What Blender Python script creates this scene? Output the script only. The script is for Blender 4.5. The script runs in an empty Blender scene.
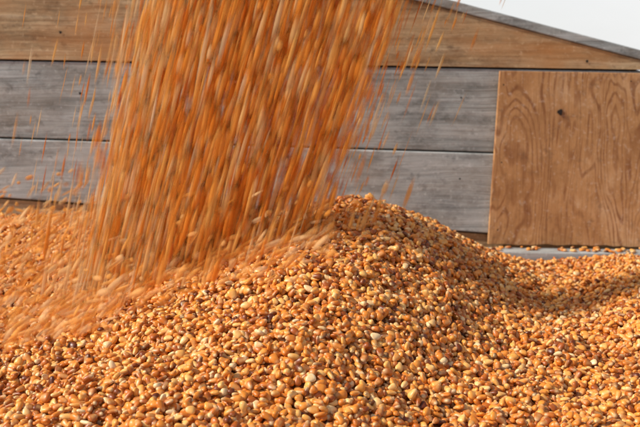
import bpy, math, numpy as np
from mathutils import Vector, Euler
rng = np.random.default_rng(7)
scene = bpy.context.scene

# ------------------------------------------------------------ helpers
def new_mat(name):
    m = bpy.data.materials.new(name); m.use_nodes = True
    nt = m.node_tree; nt.nodes.clear()
    out = nt.nodes.new('ShaderNodeOutputMaterial')
    return m, nt, out
def N(nt, t, **kw):
    n = nt.nodes.new(t)
    for k, v in kw.items(): setattr(n, k, v)
    return n
def L(nt, a, b): nt.links.new(a, b)
def ramp(nt, fac, stops, interp='LINEAR'):
    r = nt.nodes.new('ShaderNodeValToRGB'); r.color_ramp.interpolation = interp
    e = r.color_ramp.elements
    while len(e) < len(stops): e.new(0.5)
    for k, (p, c) in enumerate(stops):
        e[k].position = p; e[k].color = (*c, 1) if len(c) == 3 else c
    L(nt, fac, r.inputs[0]); return r.outputs[0]
def mix(nt, fac, a, b, mode='MIX'):
    n = nt.nodes.new('ShaderNodeMix'); n.data_type = 'RGBA'; n.blend_type = mode
    for s, v in ((n.inputs[0], fac), (n.inputs[6], a), (n.inputs[7], b)):
        if hasattr(v, 'is_output'): L(nt, v, s)
        else: s.default_value = v if not isinstance(v, tuple) else (*v[:3], 1)
    return n.outputs[2]
def math_n(nt, op, a, b=None, clamp=False):
    n = nt.nodes.new('ShaderNodeMath'); n.operation = op; n.use_clamp = clamp
    for s, v in ((n.inputs[0], a), (n.inputs[1], b)):
        if v is None: continue
        if hasattr(v, 'is_output'): L(nt, v, s)
        else: s.default_value = v
    return n.outputs[0]
def noise(nt, vec, scale, detail=4, rough=.55, dist=0, map_scale=None, loc=(0,0,0)):
    if map_scale is not None:
        mp = N(nt, 'ShaderNodeMapping'); mp.inputs['Scale'].default_value = map_scale
        mp.inputs['Location'].default_value = loc
        L(nt, vec, mp.inputs[0]); vec = mp.outputs[0]
    n = N(nt, 'ShaderNodeTexNoise'); L(nt, vec, n.inputs['Vector'])
    n.inputs['Scale'].default_value = scale; n.inputs['Detail'].default_value = detail
    n.inputs['Roughness'].default_value = rough; n.inputs['Distortion'].default_value = dist
    return n.outputs[0]
def mesh_obj(name, verts, faces, mat=None, smooth=False, parent=None, link=True):
    me = bpy.data.meshes.new(name); me.from_pydata(verts, [], faces); me.update()
    if smooth: me.polygons.foreach_set('use_smooth', [True]*len(me.polygons))
    o = bpy.data.objects.new(name, me)
    if mat: me.materials.append(mat)
    if link: scene.collection.objects.link(o)
    if parent: o.parent = parent
    return o
def empty(name):
    o = bpy.data.objects.new(name, None); scene.collection.objects.link(o); return o
def prism(name, poly, y0, y1, mat, parent=None, bevel=.0025):
    n = len(poly)
    v = [(x, y0, z) for x, z in poly] + [(x, y1, z) for x, z in poly]
    f = [tuple(range(n)), tuple(range(2*n-1, n-1, -1))]
    for i in range(n):
        j = (i+1) % n; f.append((j, i, i+n, j+n))
    o = mesh_obj(name, v, f, mat, parent=parent)
    if bevel:
        b = o.modifiers.new('bevel', 'BEVEL'); b.width = bevel; b.segments = 2; b.limit_method = 'ANGLE'
    return o

# ------------------------------------------------------------ pile height field
def vnoise(x, y, s, seed):
    r = np.random.default_rng(seed); g = r.random((96, 96))
    a = (x*s+37.3) % 95; b = (y*s+51.7) % 95
    i = np.floor(a).astype(int); j = np.floor(b).astype(int)
    fx = a-i; fy = b-j; fx = fx*fx*(3-2*fx); fy = fy*fy*(3-2*fy)
    i1 = (i+1) % 96; j1 = (j+1) % 96
    return (g[i, j]*(1-fx)+g[i1, j]*fx)*(1-fy)+(g[i, j1]*(1-fx)+g[i1, j1]*fx)*fy - .5
def smax(a, b, k):
    return .5*(a+b+np.sqrt((a-b)**2+k*k))
def sstep(x, a, b):
    t = np.clip((x-a)/(b-a), 0, 1); return t*t*(3-2*t)
def H(x, y):
    x = np.asarray(x, float); y = np.asarray(y, float)
    d = y+2.3
    w = sstep(x, .02, .40)
    dd = np.minimum(d, 2.05)
    base = -.446+(.140*(1-w)+.030*w)*(dd-1.2)+.02*w*np.exp(-((d-1.95)/.16)**2-((x-.72)/.3)**2)
    base = base + .055*np.exp(-((d-1.60)/.24)**2)*sstep(x, .32, .62)
    base = base - .012*np.clip(x-.6, 0, 2) - .06*np.clip(-x-.9, 0, 2)
    base = base - .5*(np.sqrt(np.clip(1.02-d, 0, 9)**2+.01)-.1)
    base = base - .42*np.clip(np.abs(x)-1.25, 0, 9)
    px, py = .10, -.44
    dx = x-px; dy = y-py
    slx = np.where(dx > 0, .50, .28)
    r = np.sqrt((dx*slx)**2+(dy*np.where(dy < 0, .27, .30))**2+.020**2)
    cone = -.222 - r
    h = smax(base, cone, .025)
    vx = .40+(d-1.8)*.42
    t = x-vx
    g = np.exp(-(t/.13)**2)
    h = h-.056*g*np.clip((2.15-d)/.4, 0, 1)*np.clip((d-.8)/.4, 0, 1)
    h = h+.034*np.exp(-((x+.02-(d-1.5)*.1)/.17)**2-((d-1.45)/.28)**2)
    h = h-.015*np.exp(-((x+.25)/.2)**2-((d-1.72)/.15)**2)
    h = h+.020*vnoise(x, y, 5, 1)+.014*vnoise(x, y, 13, 2)+.008*vnoise(x, y, 34, 3)
    return np.maximum(h, -.995)

# ------------------------------------------------------------ materials
m_corn, nt, out = new_mat('corn_kernel')
oi = N(nt, 'ShaderNodeObjectInfo'); rnd = oi.outputs['Random']
c = ramp(nt, rnd, [(0, (.11, .022, .004)), (.10, (.34, .078, .009)), (.32, (.60, .170, .017)), (.62, (.73, .250, .030)),
                   (.84, (.82, .36, .065)), (.96, (.84, .47, .14)), (1, (.84, .62, .34))])
at = N(nt, 'ShaderNodeAttribute', attribute_name='tip')
ge = N(nt, 'ShaderNodeAttribute', attribute_name='germ')
c2 = mix(nt, math_n(nt, 'MULTIPLY', at.outputs['Fac'], .8), c, (.84, .64, .34))
c2 = mix(nt, math_n(nt, 'MULTIPLY', ge.outputs['Fac'], .40), c2, (.84, .50, .18))
tc = N(nt, 'ShaderNodeTexCoord')
nz = noise(nt, tc.outputs['Object'], 180, 1)
c2 = mix(nt, .38, c2, ramp(nt, nz, [(.32, (.50, .32, .18)), (.62, (1, 1, 1))]), 'MULTIPLY')
p = N(nt, 'ShaderNodeBsdfPrincipled'); L(nt, c2, p.inputs['Base Color'])
p.inputs['Roughness'].default_value = .38; p.inputs['Specular IOR Level'].default_value = .40
L(nt, p.outputs[0], out.inputs[0])

m_base, nt, out = new_mat('packed_corn')
tc = N(nt, 'ShaderNodeTexCoord')
vo = N(nt, 'ShaderNodeTexVoronoi'); vo.inputs['Scale'].default_value = 100; L(nt, tc.outputs['Object'], vo.inputs['Vector'])
c = ramp(nt, vo.outputs['Distance'], [(0, (.45, .14, .025)), (.6, (.22, .06, .01)), (1, (.04, .01, .003))])
p = N(nt, 'ShaderNodeBsdfPrincipled'); L(nt, c, p.inputs['Base Color']); p.inputs['Roughness'].default_value = .6
bp = N(nt, 'ShaderNodeBump', invert=True); bp.inputs['Distance'].default_value = .004; L(nt, vo.outputs['Distance'], bp.inputs['Height']); L(nt, bp.outputs[0], p.inputs['Normal'])
L(nt, p.outputs[0], out.inputs[0])

def fall_mat(name, stops, amin, avar, trl):
    m, nt, out = new_mat(name)
    oi = N(nt, 'ShaderNodeObjectInfo'); rnd = oi.outputs['Random']
    c = ramp(nt, rnd, stops)
    wn = N(nt, 'ShaderNodeTexWhiteNoise', noise_dimensions='1D'); L(nt, rnd, wn.inputs['W'])
    at = N(nt, 'ShaderNodeAttribute', attribute_name='fade')
    al = math_n(nt, 'MULTIPLY', at.outputs['Fac'], math_n(nt, 'ADD', math_n(nt, 'MULTIPLY', wn.outputs[0], avar), amin), True)
    p = N(nt, 'ShaderNodeBsdfDiffuse'); L(nt, c, p.inputs['Color'])
    tl = N(nt, 'ShaderNodeBsdfTranslucent'); L(nt, c, tl.inputs['Color'])
    ms = N(nt, 'ShaderNodeMixShader'); ms.inputs[0].default_value = trl
    L(nt, p.outputs[0], ms.inputs[1]); L(nt, tl.outputs[0], ms.inputs[2])
    tr = N(nt, 'ShaderNodeBsdfTransparent')
    m2 = N(nt, 'ShaderNodeMixShader'); L(nt, al, m2.inputs[0]); L(nt, tr.outputs[0], m2.inputs[1]); L(nt, ms.outputs[0], m2.inputs[2])
    L(nt, m2.outputs[0], out.inputs[0]); return m
m_fall = fall_mat('falling_corn', [(0, (.58, .14, .015)), (.2, (.80, .25, .03)), (.6, (.91, .37, .06)),
                   (.88, (.95, .52, .14)), (1, (.95, .70, .36))], .40, .55, .42)
m_sunlit_tint = fall_mat('falling_corn_sunlit_tint', [(0, (.92, .40, .09)), (.5, (.95, .56, .20)), (1, (.95, .76, .48))], .30, .45, .45)  # lighter streak copy: sunlight on the stream's left put into the colour
m_spray = fall_mat('spraying_corn', [(0, (.76, .30, .05)), (.5, (.92, .46, .12)), (1, (.95, .68, .36))], .45, .48, .35)

def wood_mat(name, dark, mid, light, seed, knots=True, stain=(.25, .16, .09), stain_amt=.3, grain=.6):
    m, nt, out = new_mat(name)
    tc = N(nt, 'ShaderNodeTexCoord'); v = tc.outputs['Object']
    warp = noise(nt, v, 3, 3, map_scale=(.6, 1, 1.6), loc=(seed, 0, seed))
    vm = N(nt, 'ShaderNodeVectorMath', operation='MULTIPLY_ADD')
    cx = N(nt, 'ShaderNodeCombineXYZ'); L(nt, warp, cx.inputs['Z'])
    L(nt, cx.outputs[0], vm.inputs[0]); vm.inputs[1].default_value = (.05, .05, .05); L(nt, v, vm.inputs[2])
    g1 = noise(nt, vm.outputs[0], 1, 8, .7, map_scale=(2.0, 30, 60), loc=(seed, seed, seed))
    g2 = noise(nt, vm.outputs[0], 1, 6, .75, map_scale=(6, 60, 340), loc=(seed*2, seed, seed))
    blot = noise(nt, v, 5, 5, .6, map_scale=(.8, 1, 2), loc=(seed*3, 0, 0))
    blot2 = noise(nt, v, 10, 8, .78, map_scale=(.6, 1, 1.2), loc=(0, seed*3, 0))
    drt = noise(nt, v, 38, 6, .75, map_scale=(.8, 1, 1), loc=(seed, seed*2, 0))
    c = ramp(nt, g1, [(.28, dark), (.5, mid), (.68, light)])
    c = mix(nt, grain, c, ramp(nt, g2, [(.34, (.40, .38, .36)), (.5, (1, 1, 1)), (.8, (1.12, 1.12, 1.12))]), 'MULTIPLY')
    c = mix(nt, .95, c, ramp(nt, blot2, [(.34, (.42, .40, .38)), (.5, (.92, .92, .92)), (.68, (1.15, 1.15, 1.15))]), 'MULTIPLY')
    c = mix(nt, ramp(nt, drt, [(.30, (.75,)*3), (.44, (0, 0, 0))]), c, tuple(x*.45 for x in dark))
    c = mix(nt, ramp(nt, blot, [(.42, (0, 0, 0)), (.72, (stain_amt,)*3)]), c, stain)
    if knots:
        vk = N(nt, 'ShaderNodeTexVoronoi'); mp = N(nt, 'ShaderNodeMapping'); mp.inputs['Scale'].default_value = (2.6, 1, 6.5)
        mp.inputs['Location'].default_value = (seed*1.7, 0, seed*.9)
        L(nt, vm.outputs[0], mp.inputs[0]); L(nt, mp.outputs[0], vk.inputs['Vector']); vk.inputs['Scale'].default_value = 1
        kf = ramp(nt, vk.outputs['Distance'], [(.03, (1, 1, 1)), (.075, (.45, .45, .45)), (.20, (0, 0, 0))])
        c = mix(nt, math_n(nt, 'MULTIPLY', kf, .9), c, tuple(x*.35 for x in stain))
    sp = noise(nt, v, 110, 4, .7)
    c = mix(nt, ramp(nt, sp, [(.58, (0, 0, 0)), (.75, (.45,)*3)]), c, tuple(min(1, x*1.4) for x in light))
    p = N(nt, 'ShaderNodeBsdfPrincipled'); L(nt, c, p.inputs['Base Color']); p.inputs['Roughness'].default_value = .8
    bp = N(nt, 'ShaderNodeBump'); bp.inputs['Distance'].default_value = .003; bp.inputs['Strength'].default_value = .5
    L(nt, math_n(nt, 'ADD', g1, math_n(nt, 'MULTIPLY', g2, .6)), bp.inputs['Height']); L(nt, bp.outputs[0], p.inputs['Normal'])
    L(nt, p.outputs[0], out.inputs[0]); return m
m_grey1 = wood_mat('weathered_plank_grey', (.17, .185, .18), (.37, .39, .38), (.52, .54, .53), 1.3, stain=(.27, .20, .13), stain_amt=.45)
m_grey2 = wood_mat('weathered_plank_pale', (.22, .235, .23), (.42, .44, .43), (.56, .58, .57), 6.1, knots=False, stain=(.30, .24, .17), stain_amt=.45)
m_brown = wood_mat('weathered_plank_brown', (.20, .115, .05), (.46, .31, .16), (.63, .48, .30), 3.7, stain=(.46, .19, .05), stain_amt=.85)
m_dark = wood_mat('seam_block_dark', (.04, .035, .03), (.07, .06, .05), (.1, .09, .08), 9.1, knots=False)  # dark tone for the added sheet behind the seams

m_ply, nt, out = new_mat('plywood')
tc = N(nt, 'ShaderNodeTexCoord'); v = tc.outputs['Object']
lo = noise(nt, v, 1, 3, .5, .3, map_scale=(7.5, 1, 1.9), loc=(4.2, 0, 1.4))
sn = math_n(nt, 'SINE', math_n(nt, 'MULTIPLY', lo, 150))
sn01 = math_n(nt, 'ADD', math_n(nt, 'MULTIPLY', sn, .5), .5)
fine = noise(nt, v, 1, 6, .7, map_scale=(330, 30, 16))
bl = noise(nt, v, 5, 7, .75)
brk = noise(nt, v, 1, 4, .65, map_scale=(22, 1, 10))
drt = noise(nt, v, 30, 6, .75)
c = ramp(nt, bl, [(.3, (.34, .15, .045)), (.5, (.52, .265, .10)), (.7, (.68, .42, .22))])
lnf = math_n(nt, 'MULTIPLY', ramp(nt, sn01, [(.56, (0, 0, 0)), (.97, (.8,)*3)]), ramp(nt, brk, [(.36, (.2,)*3), (.6, (1, 1, 1))]))
c = mix(nt, lnf, c, (.24, .08, .018))
c = mix(nt, .6, c, ramp(nt, fine, [(.32, (.55, .48, .42)), (.58, (1, 1, 1))]), 'MULTIPLY')
c = mix(nt, ramp(nt, drt, [(.31, (.5,)*3), (.43, (0, 0, 0))]), c, (.16, .08, .035))
sp = noise(nt, v, 110, 4, .7)
c = mix(nt, ramp(nt, sp, [(.56, (0, 0, 0)), (.75, (.55,)*3)]), c, (.74, .58, .44))
p = N(nt, 'ShaderNodeBsdfPrincipled'); L(nt, c, p.inputs['Base Color']); p.inputs['Roughness'].default_value = .7
bp = N(nt, 'ShaderNodeBump'); bp.inputs['Distance'].default_value = .001; bp.inputs['Strength'].default_value = .5
L(nt, fine, bp.inputs['Height']); L(nt, bp.outputs[0], p.inputs['Normal'])
L(nt, p.outputs[0], out.inputs[0])

m_hole, nt, out = new_mat('knot_hole')
p = N(nt, 'ShaderNodeBsdfPrincipled'); p.inputs['Base Color'].default_value = (.02, .012, .008, 1); p.inputs['Roughness'].default_value = .9
L(nt, p.outputs[0], out.inputs[0])

m_ground, nt, out = new_mat('gravel_ground')
tc = N(nt, 'ShaderNodeTexCoord')
a = noise(nt, tc.outputs['Object'], 2, 8, .7); b = noise(nt, tc.outputs['Object'], 60, 4, .7)
c = mix(nt, .5, ramp(nt, a, [(.3, (.18, .15, .12)), (.7, (.30, .27, .22))]), ramp(nt, b, [(.3, (.12, .1, .08)), (.7, (.34, .31, .27))]))
p = N(nt, 'ShaderNodeBsdfPrincipled'); L(nt, c, p.inputs['Base Color']); p.inputs['Roughness'].default_value = .9
bp = N(nt, 'ShaderNodeBump'); bp.inputs['Distance'].default_value = .02; L(nt, b, bp.inputs['Height']); L(nt, bp.outputs[0], p.inputs['Normal'])
L(nt, p.outputs[0], out.inputs[0])

# ------------------------------------------------------------ ground
S = 600
mesh_obj('ground', [(-S, -S, -1), (S, -S, -1), (S, S, -1), (-S, S, -1)], [(0, 1, 2, 3)], m_ground)

# ------------------------------------------------------------ wooden wall
wall = empty('wooden_plank_wall')
XL, XR = -1.9, 1.9
def ln_(xa, za, xb, zb):
    return lambda x: za+(zb-za)*(x-xa)/(xb-xa)
s1 = ln_(-.753, .037, .41, .018)
s2 = ln_(-.753, -.144, .40, -.179)
s3 = ln_(-.753, -.287, .40, -.372)
slope = ln_(.282, .155, .753, .034)
s0 = ln_(-.753, .215, .41, .195)
g = .002
xt = .80
prism('brown_board', [(XL, s1(XL)+g), (xt, s1(xt)+g), (xt, slope(xt)), (.12, slope(.12)), (.12, s0(.12)-g), (XL, s0(XL)-g)], -.002, .036, m_brown, wall)
prism('upper_board', [(XL, s0(XL)+g), (.08, s0(.08)+g), (.08, slope(.08)), (-.6, slope(-.6)), (XL, slope(-.6))], 0, .036, m_grey2, wall)
prism('raking_cap_strip', [(-.6, slope(-.6)+.001), (1.0, slope(1.0)+.001), (1.0, slope(1.0)+.023), (-.6, slope(-.6)+.023)], -.006, .05, m_grey1, wall)
prism('grey_plank_a', [(XL, s2(XL)+g), (XR, s2(XR)+g), (XR, s1(XR)-g), (XL, s1(XL)-g)], .001, .036, m_grey1, wall)
prism('grey_plank_b', [(XL, s3(XL)+g), (XR, s3(XR)+g), (XR, s2(XR)-g), (XL, s2(XL)-g)], -.003, .036, m_grey2, wall)
prism('lower_plank', [(XL, -.70), (XR, -.70), (XR, s3(XR)-g), (XL, s3(XL)-g)], .004, .036, m_brown, wall)
prism('bottom_plank', [(XL, -1.0), (XR, -1.0), (XR, -.704), (XL, -.704)], .002, .036, m_grey1, wall)
prism('seam_light_block', [(XL, -1.0), (XR, -1.0), (XR, s1(XR)-.02), (.80, s1(.80)-.01), (-.6, slope(-.6)-.03), (XL, slope(-.6)-.03)], .038, .05, m_dark, wall)  # added dark sheet, blocks sky light so plank seams stay dark
for i, x in enumerate((-1.6, -.6, .5, 1.5)):
    zt = min(slope(x)-.03, slope(-.6)-.03) if x < .8 else s1(x)-.03
    prism('post_%d' % i, [(x-.045, -1.0), (x+.045, -1.0), (x+.045, zt-.02), (x-.045, zt)], .052, .14, m_grey1, wall)

pb = [(.398, -.395)]
for k in range(1, 60):
    x = .398+(1.45-.398)*k/60
    pb.append((x, -.395-.012*(x-.4)+rng.normal(0, .0016)))
pb += [(1.45, -.40), (1.45, s1(1.45)-.006), (.416, .012)]
prism('plywood_panel', pb, -.016, -.004, m_ply, wall, bevel=.0015)
def disc(name, x, z, r, y, mat, irregular=.15):
    vs = [(x, y, z)]; n = 18
    for k in range(n):
        a = 2*math.pi*k/n; rr = r*(1+irregular*math.sin(3*a+x*9))
        vs.append((x+rr*math.cos(a), y, z+1.1*rr*math.sin(a)))
    return mesh_obj(name, vs, [(0, 1+k, 1+(k+1) % n) for k in range(n)], mat, parent=wall)
disc('knot_hole', .558, -.083, .0062, -.0175, m_hole)
for i, (x, z, r, y) in enumerate([(.425, -.02, .0016, -.0172), (.425, -.2, .0016, -.0172), (.42, -.36, .0016, -.0172), (.72, -.012, .0016, -.0172),
                      (.62, .034, .003, -.0035), (-.6, .1, .003, -.0035), (-.56, -.04, .003, -.0005), (.33, -.05, .002, -.0005), (.33, -.24, .002, -.0045)]):
    disc('nail_%d' % i, x, z, r, y, m_hole)
prism('sill_rail', [(.34, -.47), (1.5, -.485), (1.5, -.418), (.34, -.400)], -.075, -.0175, m_grey2, wall, bevel=.004)

# ------------------------------------------------------------ kernel templates
def kernel(name, Lk, W, T, dent, seed, mat):
    r = np.random.default_rng(seed); NR, NS = 11, 14
    vs = []; tip = []; germ = []
    ts = [0, .025, .09, .20, .34, .50, .66, .80, .91, .98, 1.0]
    ws = [0, .22, .42, .62, .79, .92, 1.0, .97, .78, .42, 0]
    th = [0, .30, .56, .76, .90, 1.0, 1.0, .92, .72, .40, 0]
    sk = r.normal(0, .10); tw = r.normal(0, .2)
    vs.append((0, -Lk/2, 0)); tip.append(1); germ.append(0)
    for i in range(1, NR-1):
        for k in range(NS):
            a = 2*math.pi*k/NS; ca, sa = math.cos(a), math.sin(a)
            x = W/2*ws[i]*ca
            z = T/2*th[i]*np.sign(sa)*abs(sa)**.9
            if sa > .5: z *= 1-.16*(1-abs(ts[i]-.5)*1.6)
            q = tw*(ts[i]-.5); x, z = x*math.cos(q)-z*math.sin(q), x*math.sin(q)+z*math.cos(q)
            vs.append((x+sk*Lk*(ts[i]-.5)**2, Lk*(ts[i]-.5), z))
            tip.append(max(0, 1-ts[i]/.30))
            germ.append(1.0 if (sa > .8 and 2 < i < 7) else (.3 if sa > .4 and 2 < i < 7 else 0))
    vs.append((0, Lk*(.5-dent), 0)); tip.append(.3); germ.append(.4)
    fs = []
    for k in range(NS): fs.append((0, 1+(k+1) % NS, 1+k))
    for i in range(NR-3):
        b = 1+i*NS
        for k in range(NS):
            k2 = (k+1) % NS; fs.append((b+k, b+k2, b+NS+k2, b+NS+k))
    b = 1+(NR-3)*NS; e = len(vs)-1
    for k in range(NS): fs.append((b+k, b+(k+1) % NS, e))
    o = mesh_obj(name, vs, fs, mat, smooth=True, link=False)
    for nm, arr in (('tip', tip), ('germ', germ)):
        a = o.data.attributes.new(nm, 'FLOAT', 'POINT'); a.data.foreach_set('value', np.array(arr, dtype=np.float32))
    return o
ck = bpy.data.collections.new('kernel_shapes')
K = 1.14
for i, (l, w, t, dn) in enumerate([(.0124, .0090, .0058, .04), (.0110, .0092, .0062, .03), (.0130, .0080, .0056, .02),
                                   (.0102, .0084, .0070, .0), (.0076, .0050, .0038, .03)]):
    ck.objects.link(kernel('kernel_%d' % i, l*K, w*K, t*K, dn, 20+i, m_corn))

def streak(name, Lk, W, mat, pw=1.0):
    NR, NS = 9, 7; vs = []; fade = []
    for i in range(NR):
        t = i/(NR-1); ww = W/2*(.60+.40*math.sin(math.pi*t))
        for k in range(NS):
            s = -1+2*k/(NS-1); a = s*1.1
            vs.append((ww*math.sin(a)/math.sin(1.1), -ww*.7*(math.cos(a)-.5), Lk*(t-.5)))
            fade.append(min(1, (math.sin(math.pi*t)**pw)*1.15)*max(0, 1-abs(s)**1.9))
    fs = [(i*NS+k, i*NS+k+1, (i+1)*NS+k+1, (i+1)*NS+k) for i in range(NR-1) for k in range(NS-1)]
    o = mesh_obj(name, vs, fs, mat, smooth=True, link=False)
    a = o.data.attributes.new('fade', 'FLOAT', 'POINT'); a.data.foreach_set('value', np.array(fade, dtype=np.float32))
    return o
cs = bpy.data.collections.new('falling_kernel_shapes')
for i, (l, w) in enumerate([(.060, .0092), (.044, .0090), (.080, .0084)]):
    cs.objects.link(streak('fall_%d' % i, l, w, m_fall, 1.4))          # 0..2
for i, (l, w) in enumerate([(.066, .0080), (.092, .0068)]):
    cs.objects.link(streak('fall_p%d' % i, l, w, m_sunlit_tint, 1.5))         # 3..4
for i, (l, w) in enumerate([(.019, .0105), (.032, .0100)]):
    cs.objects.link(streak('spray_%d' % i, l, w, m_spray, 1.1))        # 5..6

# ------------------------------------------------------------ geometry-nodes scatter
def scatter(name, P, R, Sc, idx, coll):
    me = bpy.data.meshes.new(name); me.vertices.add(len(P)); me.vertices.foreach_set('co', P.astype(np.float32).ravel())
    a = me.attributes.new('rot', 'FLOAT_VECTOR', 'POINT'); a.data.foreach_set('vector', R.astype(np.float32).ravel())
    a = me.attributes.new('scl', 'FLOAT_VECTOR', 'POINT'); a.data.foreach_set('vector', Sc.astype(np.float32).ravel())
    a = me.attributes.new('idx', 'INT', 'POINT'); a.data.foreach_set('value', idx.astype(np.int32))
    me.update()
    o = bpy.data.objects.new(name, me); scene.collection.objects.link(o)
    ng = bpy.data.node_groups.new(name+'_scatter', 'GeometryNodeTree')
    ng.interface.new_socket('Geometry', in_out='INPUT', socket_type='NodeSocketGeometry')
    ng.interface.new_socket('Geometry', in_out='OUTPUT', socket_type='NodeSocketGeometry')
    n = ng.nodes; gi = n.new('NodeGroupInput'); go = n.new('NodeGroupOutput')
    ip = n.new('GeometryNodeInstanceOnPoints'); ci = n.new('GeometryNodeCollectionInfo')
    ci.inputs[0].default_value = coll; ci.inputs['Separate Children'].default_value = True; ci.inputs['Reset Children'].default_value = True
    def na(nm, t):
        q = n.new('GeometryNodeInputNamedAttribute'); q.data_type = t; q.inputs[0].default_value = nm
        return [s for s in q.outputs if s.enabled and s.name == 'Attribute'][0]
    er = n.new('FunctionNodeEulerToRotation')
    lk = ng.links.new
    lk(gi.outputs[0], ip.inputs['Points']); lk(ci.outputs[0], ip.inputs['Instance'])
    ip.inputs['Pick Instance'].default_value = True
    lk(na('idx', 'INT'), ip.inputs['Instance Index'])
    lk(na('rot', 'FLOAT_VECTOR'), er.inputs[0]); lk(er.outputs[0], ip.inputs['Rotation'])
    lk(na('scl', 'FLOAT_VECTOR'), ip.inputs['Scale'])
    lk(ip.outputs[0], go.inputs[0])
    md = o.modifiers.new('scatter', 'NODES'); md.node_group = ng
    return o

# ------------------------------------------------------------ grain pile
pile = empty('corn_grain_pile')
nx, ny = 300, 200
gx = np.linspace(-2.6, 2.6, nx); gy = np.linspace(-2.45, -.001, ny)
X, Y = np.meshgrid(gx, gy); Z = H(X, Y)-.008
vs = np.stack([X.ravel(), Y.ravel(), Z.ravel()], 1)
fs = [(j*nx+i, j*nx+i+1, (j+1)*nx+i+1, (j+1)*nx+i) for j in range(ny-1) for i in range(nx-1)]
mesh_obj('packed_grain', [tuple(v) for v in vs], fs, m_base, smooth=True, parent=pile)

sp = .0088
layers = []
for lz, dens in ((-.0052, 1.0), (-.0002, .62), (.0045, .27)):
    xs = np.arange(-1.1, 1.1, sp); ys = np.arange(-1.42, -.012, sp*.866)
    A, B = np.meshgrid(xs, ys); A = A+(np.arange(len(ys)) % 2)[:, None]*sp/2
    A = (A+rng.random()*sp).ravel(); B = (B+rng.random()*sp*.5).ravel()
    k = rng.random(len(A)) < dens; A = A[k]; B = B[k]
    A += rng.normal(0, sp*.30, len(A)); B += rng.normal(0, sp*.30, len(B)); B = np.minimum(B, -.01)
    keep = ~((A > .335) & (B > -.082))
    A = A[keep]; B = B[keep]
    z = H(A, B)+lz+rng.normal(0, .0016, len(A))
    layers.append(np.stack([A, B, z], 1))
P = np.concatenate(layers)
e = .004
nxv = -(H(P[:, 0]+e, P[:, 1])-H(P[:, 0]-e, P[:, 1]))/(2*e); nyv = -(H(P[:, 0], P[:, 1]+e)-H(P[:, 0], P[:, 1]-e))/(2*e)
n_ = len(P)
tilt = .52
R = np.zeros((n_, 3)); R[:, 2] = rng.random(n_)*2*math.pi
rx = -nyv; ry = nxv
cz, sz = np.cos(R[:, 2]), np.sin(R[:, 2])
R[:, 0] = rx*cz+ry*sz+rng.normal(0, tilt, n_)+np.where(rng.random(n_) < .5, math.pi, 0)
R[:, 1] = -rx*sz+ry*cz+rng.normal(0, tilt, n_)
ns = 130
sx = rng.uniform(.36, 1.4, ns); sy = rng.uniform(-.07, -.024, ns)
szz = -.400-.018*(sx-.34)/1.16+.003
Ps = np.stack([sx, sy, szz], 1); Rs = np.stack([rng.normal(0, .12, ns), rng.normal(0, .12, ns), rng.random(ns)*6.28], 1)
P = np.concatenate([P, Ps]); R = np.concatenate([R, Rs]); n_ = len(P)
s = rng.normal(1, .11, n_).clip(.68, 1.3); Sc = np.stack([s*rng.normal(1, .08, n_), s, s*rng.normal(1, .11, n_)], 1)
idx = rng.choice(5, n_, p=[.34, .26, .22, .12, .06])
kp = scatter('kernels', P, R, Sc, idx, ck); kp.parent = pile

# ------------------------------------------------------------ falling stream
def xl(z):
    t = (.13-z)/.53
    return -.275-.135*np.sign(t)*np.abs(t)**.85
def xr(z):
    t = (.13-z)/.53
    return .122-.200*t
def stream_pts(n, spread, ylo=.07):
    z = rng.uniform(-.46, .50, n)
    u = rng.beta(1.2, 1.5, n)*2-1
    if spread: u = np.where(rng.random(n) < .5, -1.0, 1.0)*(.80+np.abs(rng.normal(0, spread, n)))
    x = xl(z)+(xr(z)-xl(z))*(u+1)/2
    y = -.64+rng.normal(0, ylo, n)*np.sqrt(np.clip(1-u*u*.6, .2, 1))
    slope_ = .24+.08*(u+1)/2+rng.normal(0, .03, n)
    return x, y, z, slope_, u
xs, ys, zs, sl, us = [np.concatenate(q) for q in zip(stream_pts(9600, 0), stream_pts(1700, .15), stream_pts(1300, .42, .12))]
nmain = 11300
big = rng.random(len(xs))
thin = np.where(np.arange(len(xs)) >= nmain, np.where(big < .75, .5, .9), 1.0)
k = zs > H(xs, ys)-.002
xs, ys, zs, sl, thin, us = xs[k], ys[k], zs[k], sl[k], thin[k], us[k]
n1 = len(xs)
P1 = np.stack([xs, ys, zs], 1)
R1 = np.stack([rng.normal(0, .05, n1), np.arctan(sl), np.zeros(n1)], 1)
s1_ = rng.normal(.90, .24, n1).clip(.35, 1.35)*thin
S1 = np.stack([s1_, s1_, rng.normal(1, .26, n1).clip(.35, 1.7)*np.sqrt(thin)], 1)
I1 = rng.integers(0, 3, n1)
psunlit = np.clip(.10+.5*np.clip(-us-.1, 0, 1)+.25*np.clip(-zs, 0, .5), 0, .7)  # painted sunlit side: lighter copy likelier towards the left and lower down
sunlit = rng.random(n1) < psunlit
I1 = np.where(sunlit, rng.integers(3, 5, n1), I1)
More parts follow.
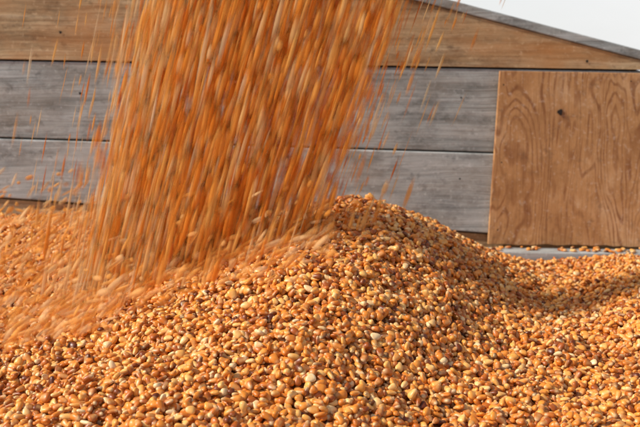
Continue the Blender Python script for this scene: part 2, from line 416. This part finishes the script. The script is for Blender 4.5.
# blurred spray of bouncing grain around and left of the landing zone
n2 = 4200
sx = -.30-np.abs(rng.normal(0, .28, n2)); sy = rng.uniform(-.88, -.1, n2)
sxm = rng.random(n2) < .25; sx = np.where(sxm, rng.uniform(-.44, .02, n2), sx); sy = np.where(sxm, rng.normal(-.70, .07, n2), sy)
hz = H(sx, sy)+.004+np.where(rng.random(n2) < .8, np.abs(rng.normal(0, .012, n2)), np.abs(rng.normal(0, .045, n2)))
P2 = np.stack([sx, sy, hz], 1)
R2 = np.stack([rng.normal(0, .3, n2), rng.normal(.90, .30, n2), rng.normal(0, .3, n2)], 1)
s2_ = rng.normal(.88, .2, n2).clip(.45, 1.35)
S2 = np.stack([s2_, s2_, rng.normal(1, .25, n2).clip(.4, 1.6)], 1)
I2 = rng.integers(5, 7, n2)
st = scatter('falling_corn_stream', np.concatenate([P1, P2]), np.concatenate([R1, R2]), np.concatenate([S1, S2]), np.concatenate([I1, I2]), cs)

# ------------------------------------------------------------ light, sky, camera
sd = Vector((-.72, -.16, .60)).normalized()
elev = math.asin(sd.z); azi = math.atan2(sd.x, sd.y)
w = bpy.data.worlds.new('World'); scene.world = w; w.use_nodes = True
nt = w.node_tree; nt.nodes.clear()
sky = nt.nodes.new('ShaderNodeTexSky'); sky.sky_type = 'NISHITA'; sky.sun_disc = False
sky.sun_elevation = elev; sky.sun_rotation = azi; sky.air_density = 1.0; sky.dust_density = 2.0
tcw = nt.nodes.new('ShaderNodeTexCoord'); sx_ = nt.nodes.new('ShaderNodeSeparateXYZ'); nt.links.new(tcw.outputs['Generated'], sx_.inputs[0])
cn = noise(nt, tcw.outputs['Generated'], 2.2, 6, .6, map_scale=(1, 1, 3))
band = ramp(nt, sx_.outputs['Z'], [(0, (1, 1, 1)), (.12, (.9,)*3), (.45, (.15,)*3), (1, (.1,)*3)])
cl = math_n(nt, 'MULTIPLY', band, math_n(nt, 'ADD', math_n(nt, 'MULTIPLY', cn, .5), .68), True)
cc = mix(nt, cl, sky.outputs[0], (7.2, 7.2, 7.2))
bg = nt.nodes.new('ShaderNodeBackground'); bg.inputs[1].default_value = .13
wo = nt.nodes.new('ShaderNodeOutputWorld'); nt.links.new(cc, bg.inputs[0]); nt.links.new(bg.outputs[0], wo.inputs[0])
sl_ = bpy.data.lights.new('sun', 'SUN'); sl_.energy = 4.8; sl_.angle = math.radians(.6); sl_.color = (1, .93, .83)
so = bpy.data.objects.new('sun', sl_); scene.collection.objects.link(so)
so.rotation_euler = sd.to_track_quat('Z', 'Y').to_euler(); so.location = sd*8

cam = bpy.data.cameras.new('camera'); co = bpy.data.objects.new('camera', cam); scene.collection.objects.link(co)
co.location = (0, -2.3, 0); co.rotation_euler = (math.radians(82), 0, 0)
cam.lens = 55; cam.sensor_width = 36; cam.clip_start = .02; cam.clip_end = 2000
cam.dof.use_dof = True; cam.dof.focus_distance = 1.40; cam.dof.aperture_fstop = 8
scene.camera = co
scene.view_settings.view_transform = 'Standard'; scene.view_settings.look = 'None'; scene.view_settings.exposure = 0
print('kernels', n_, 'stream', n1)
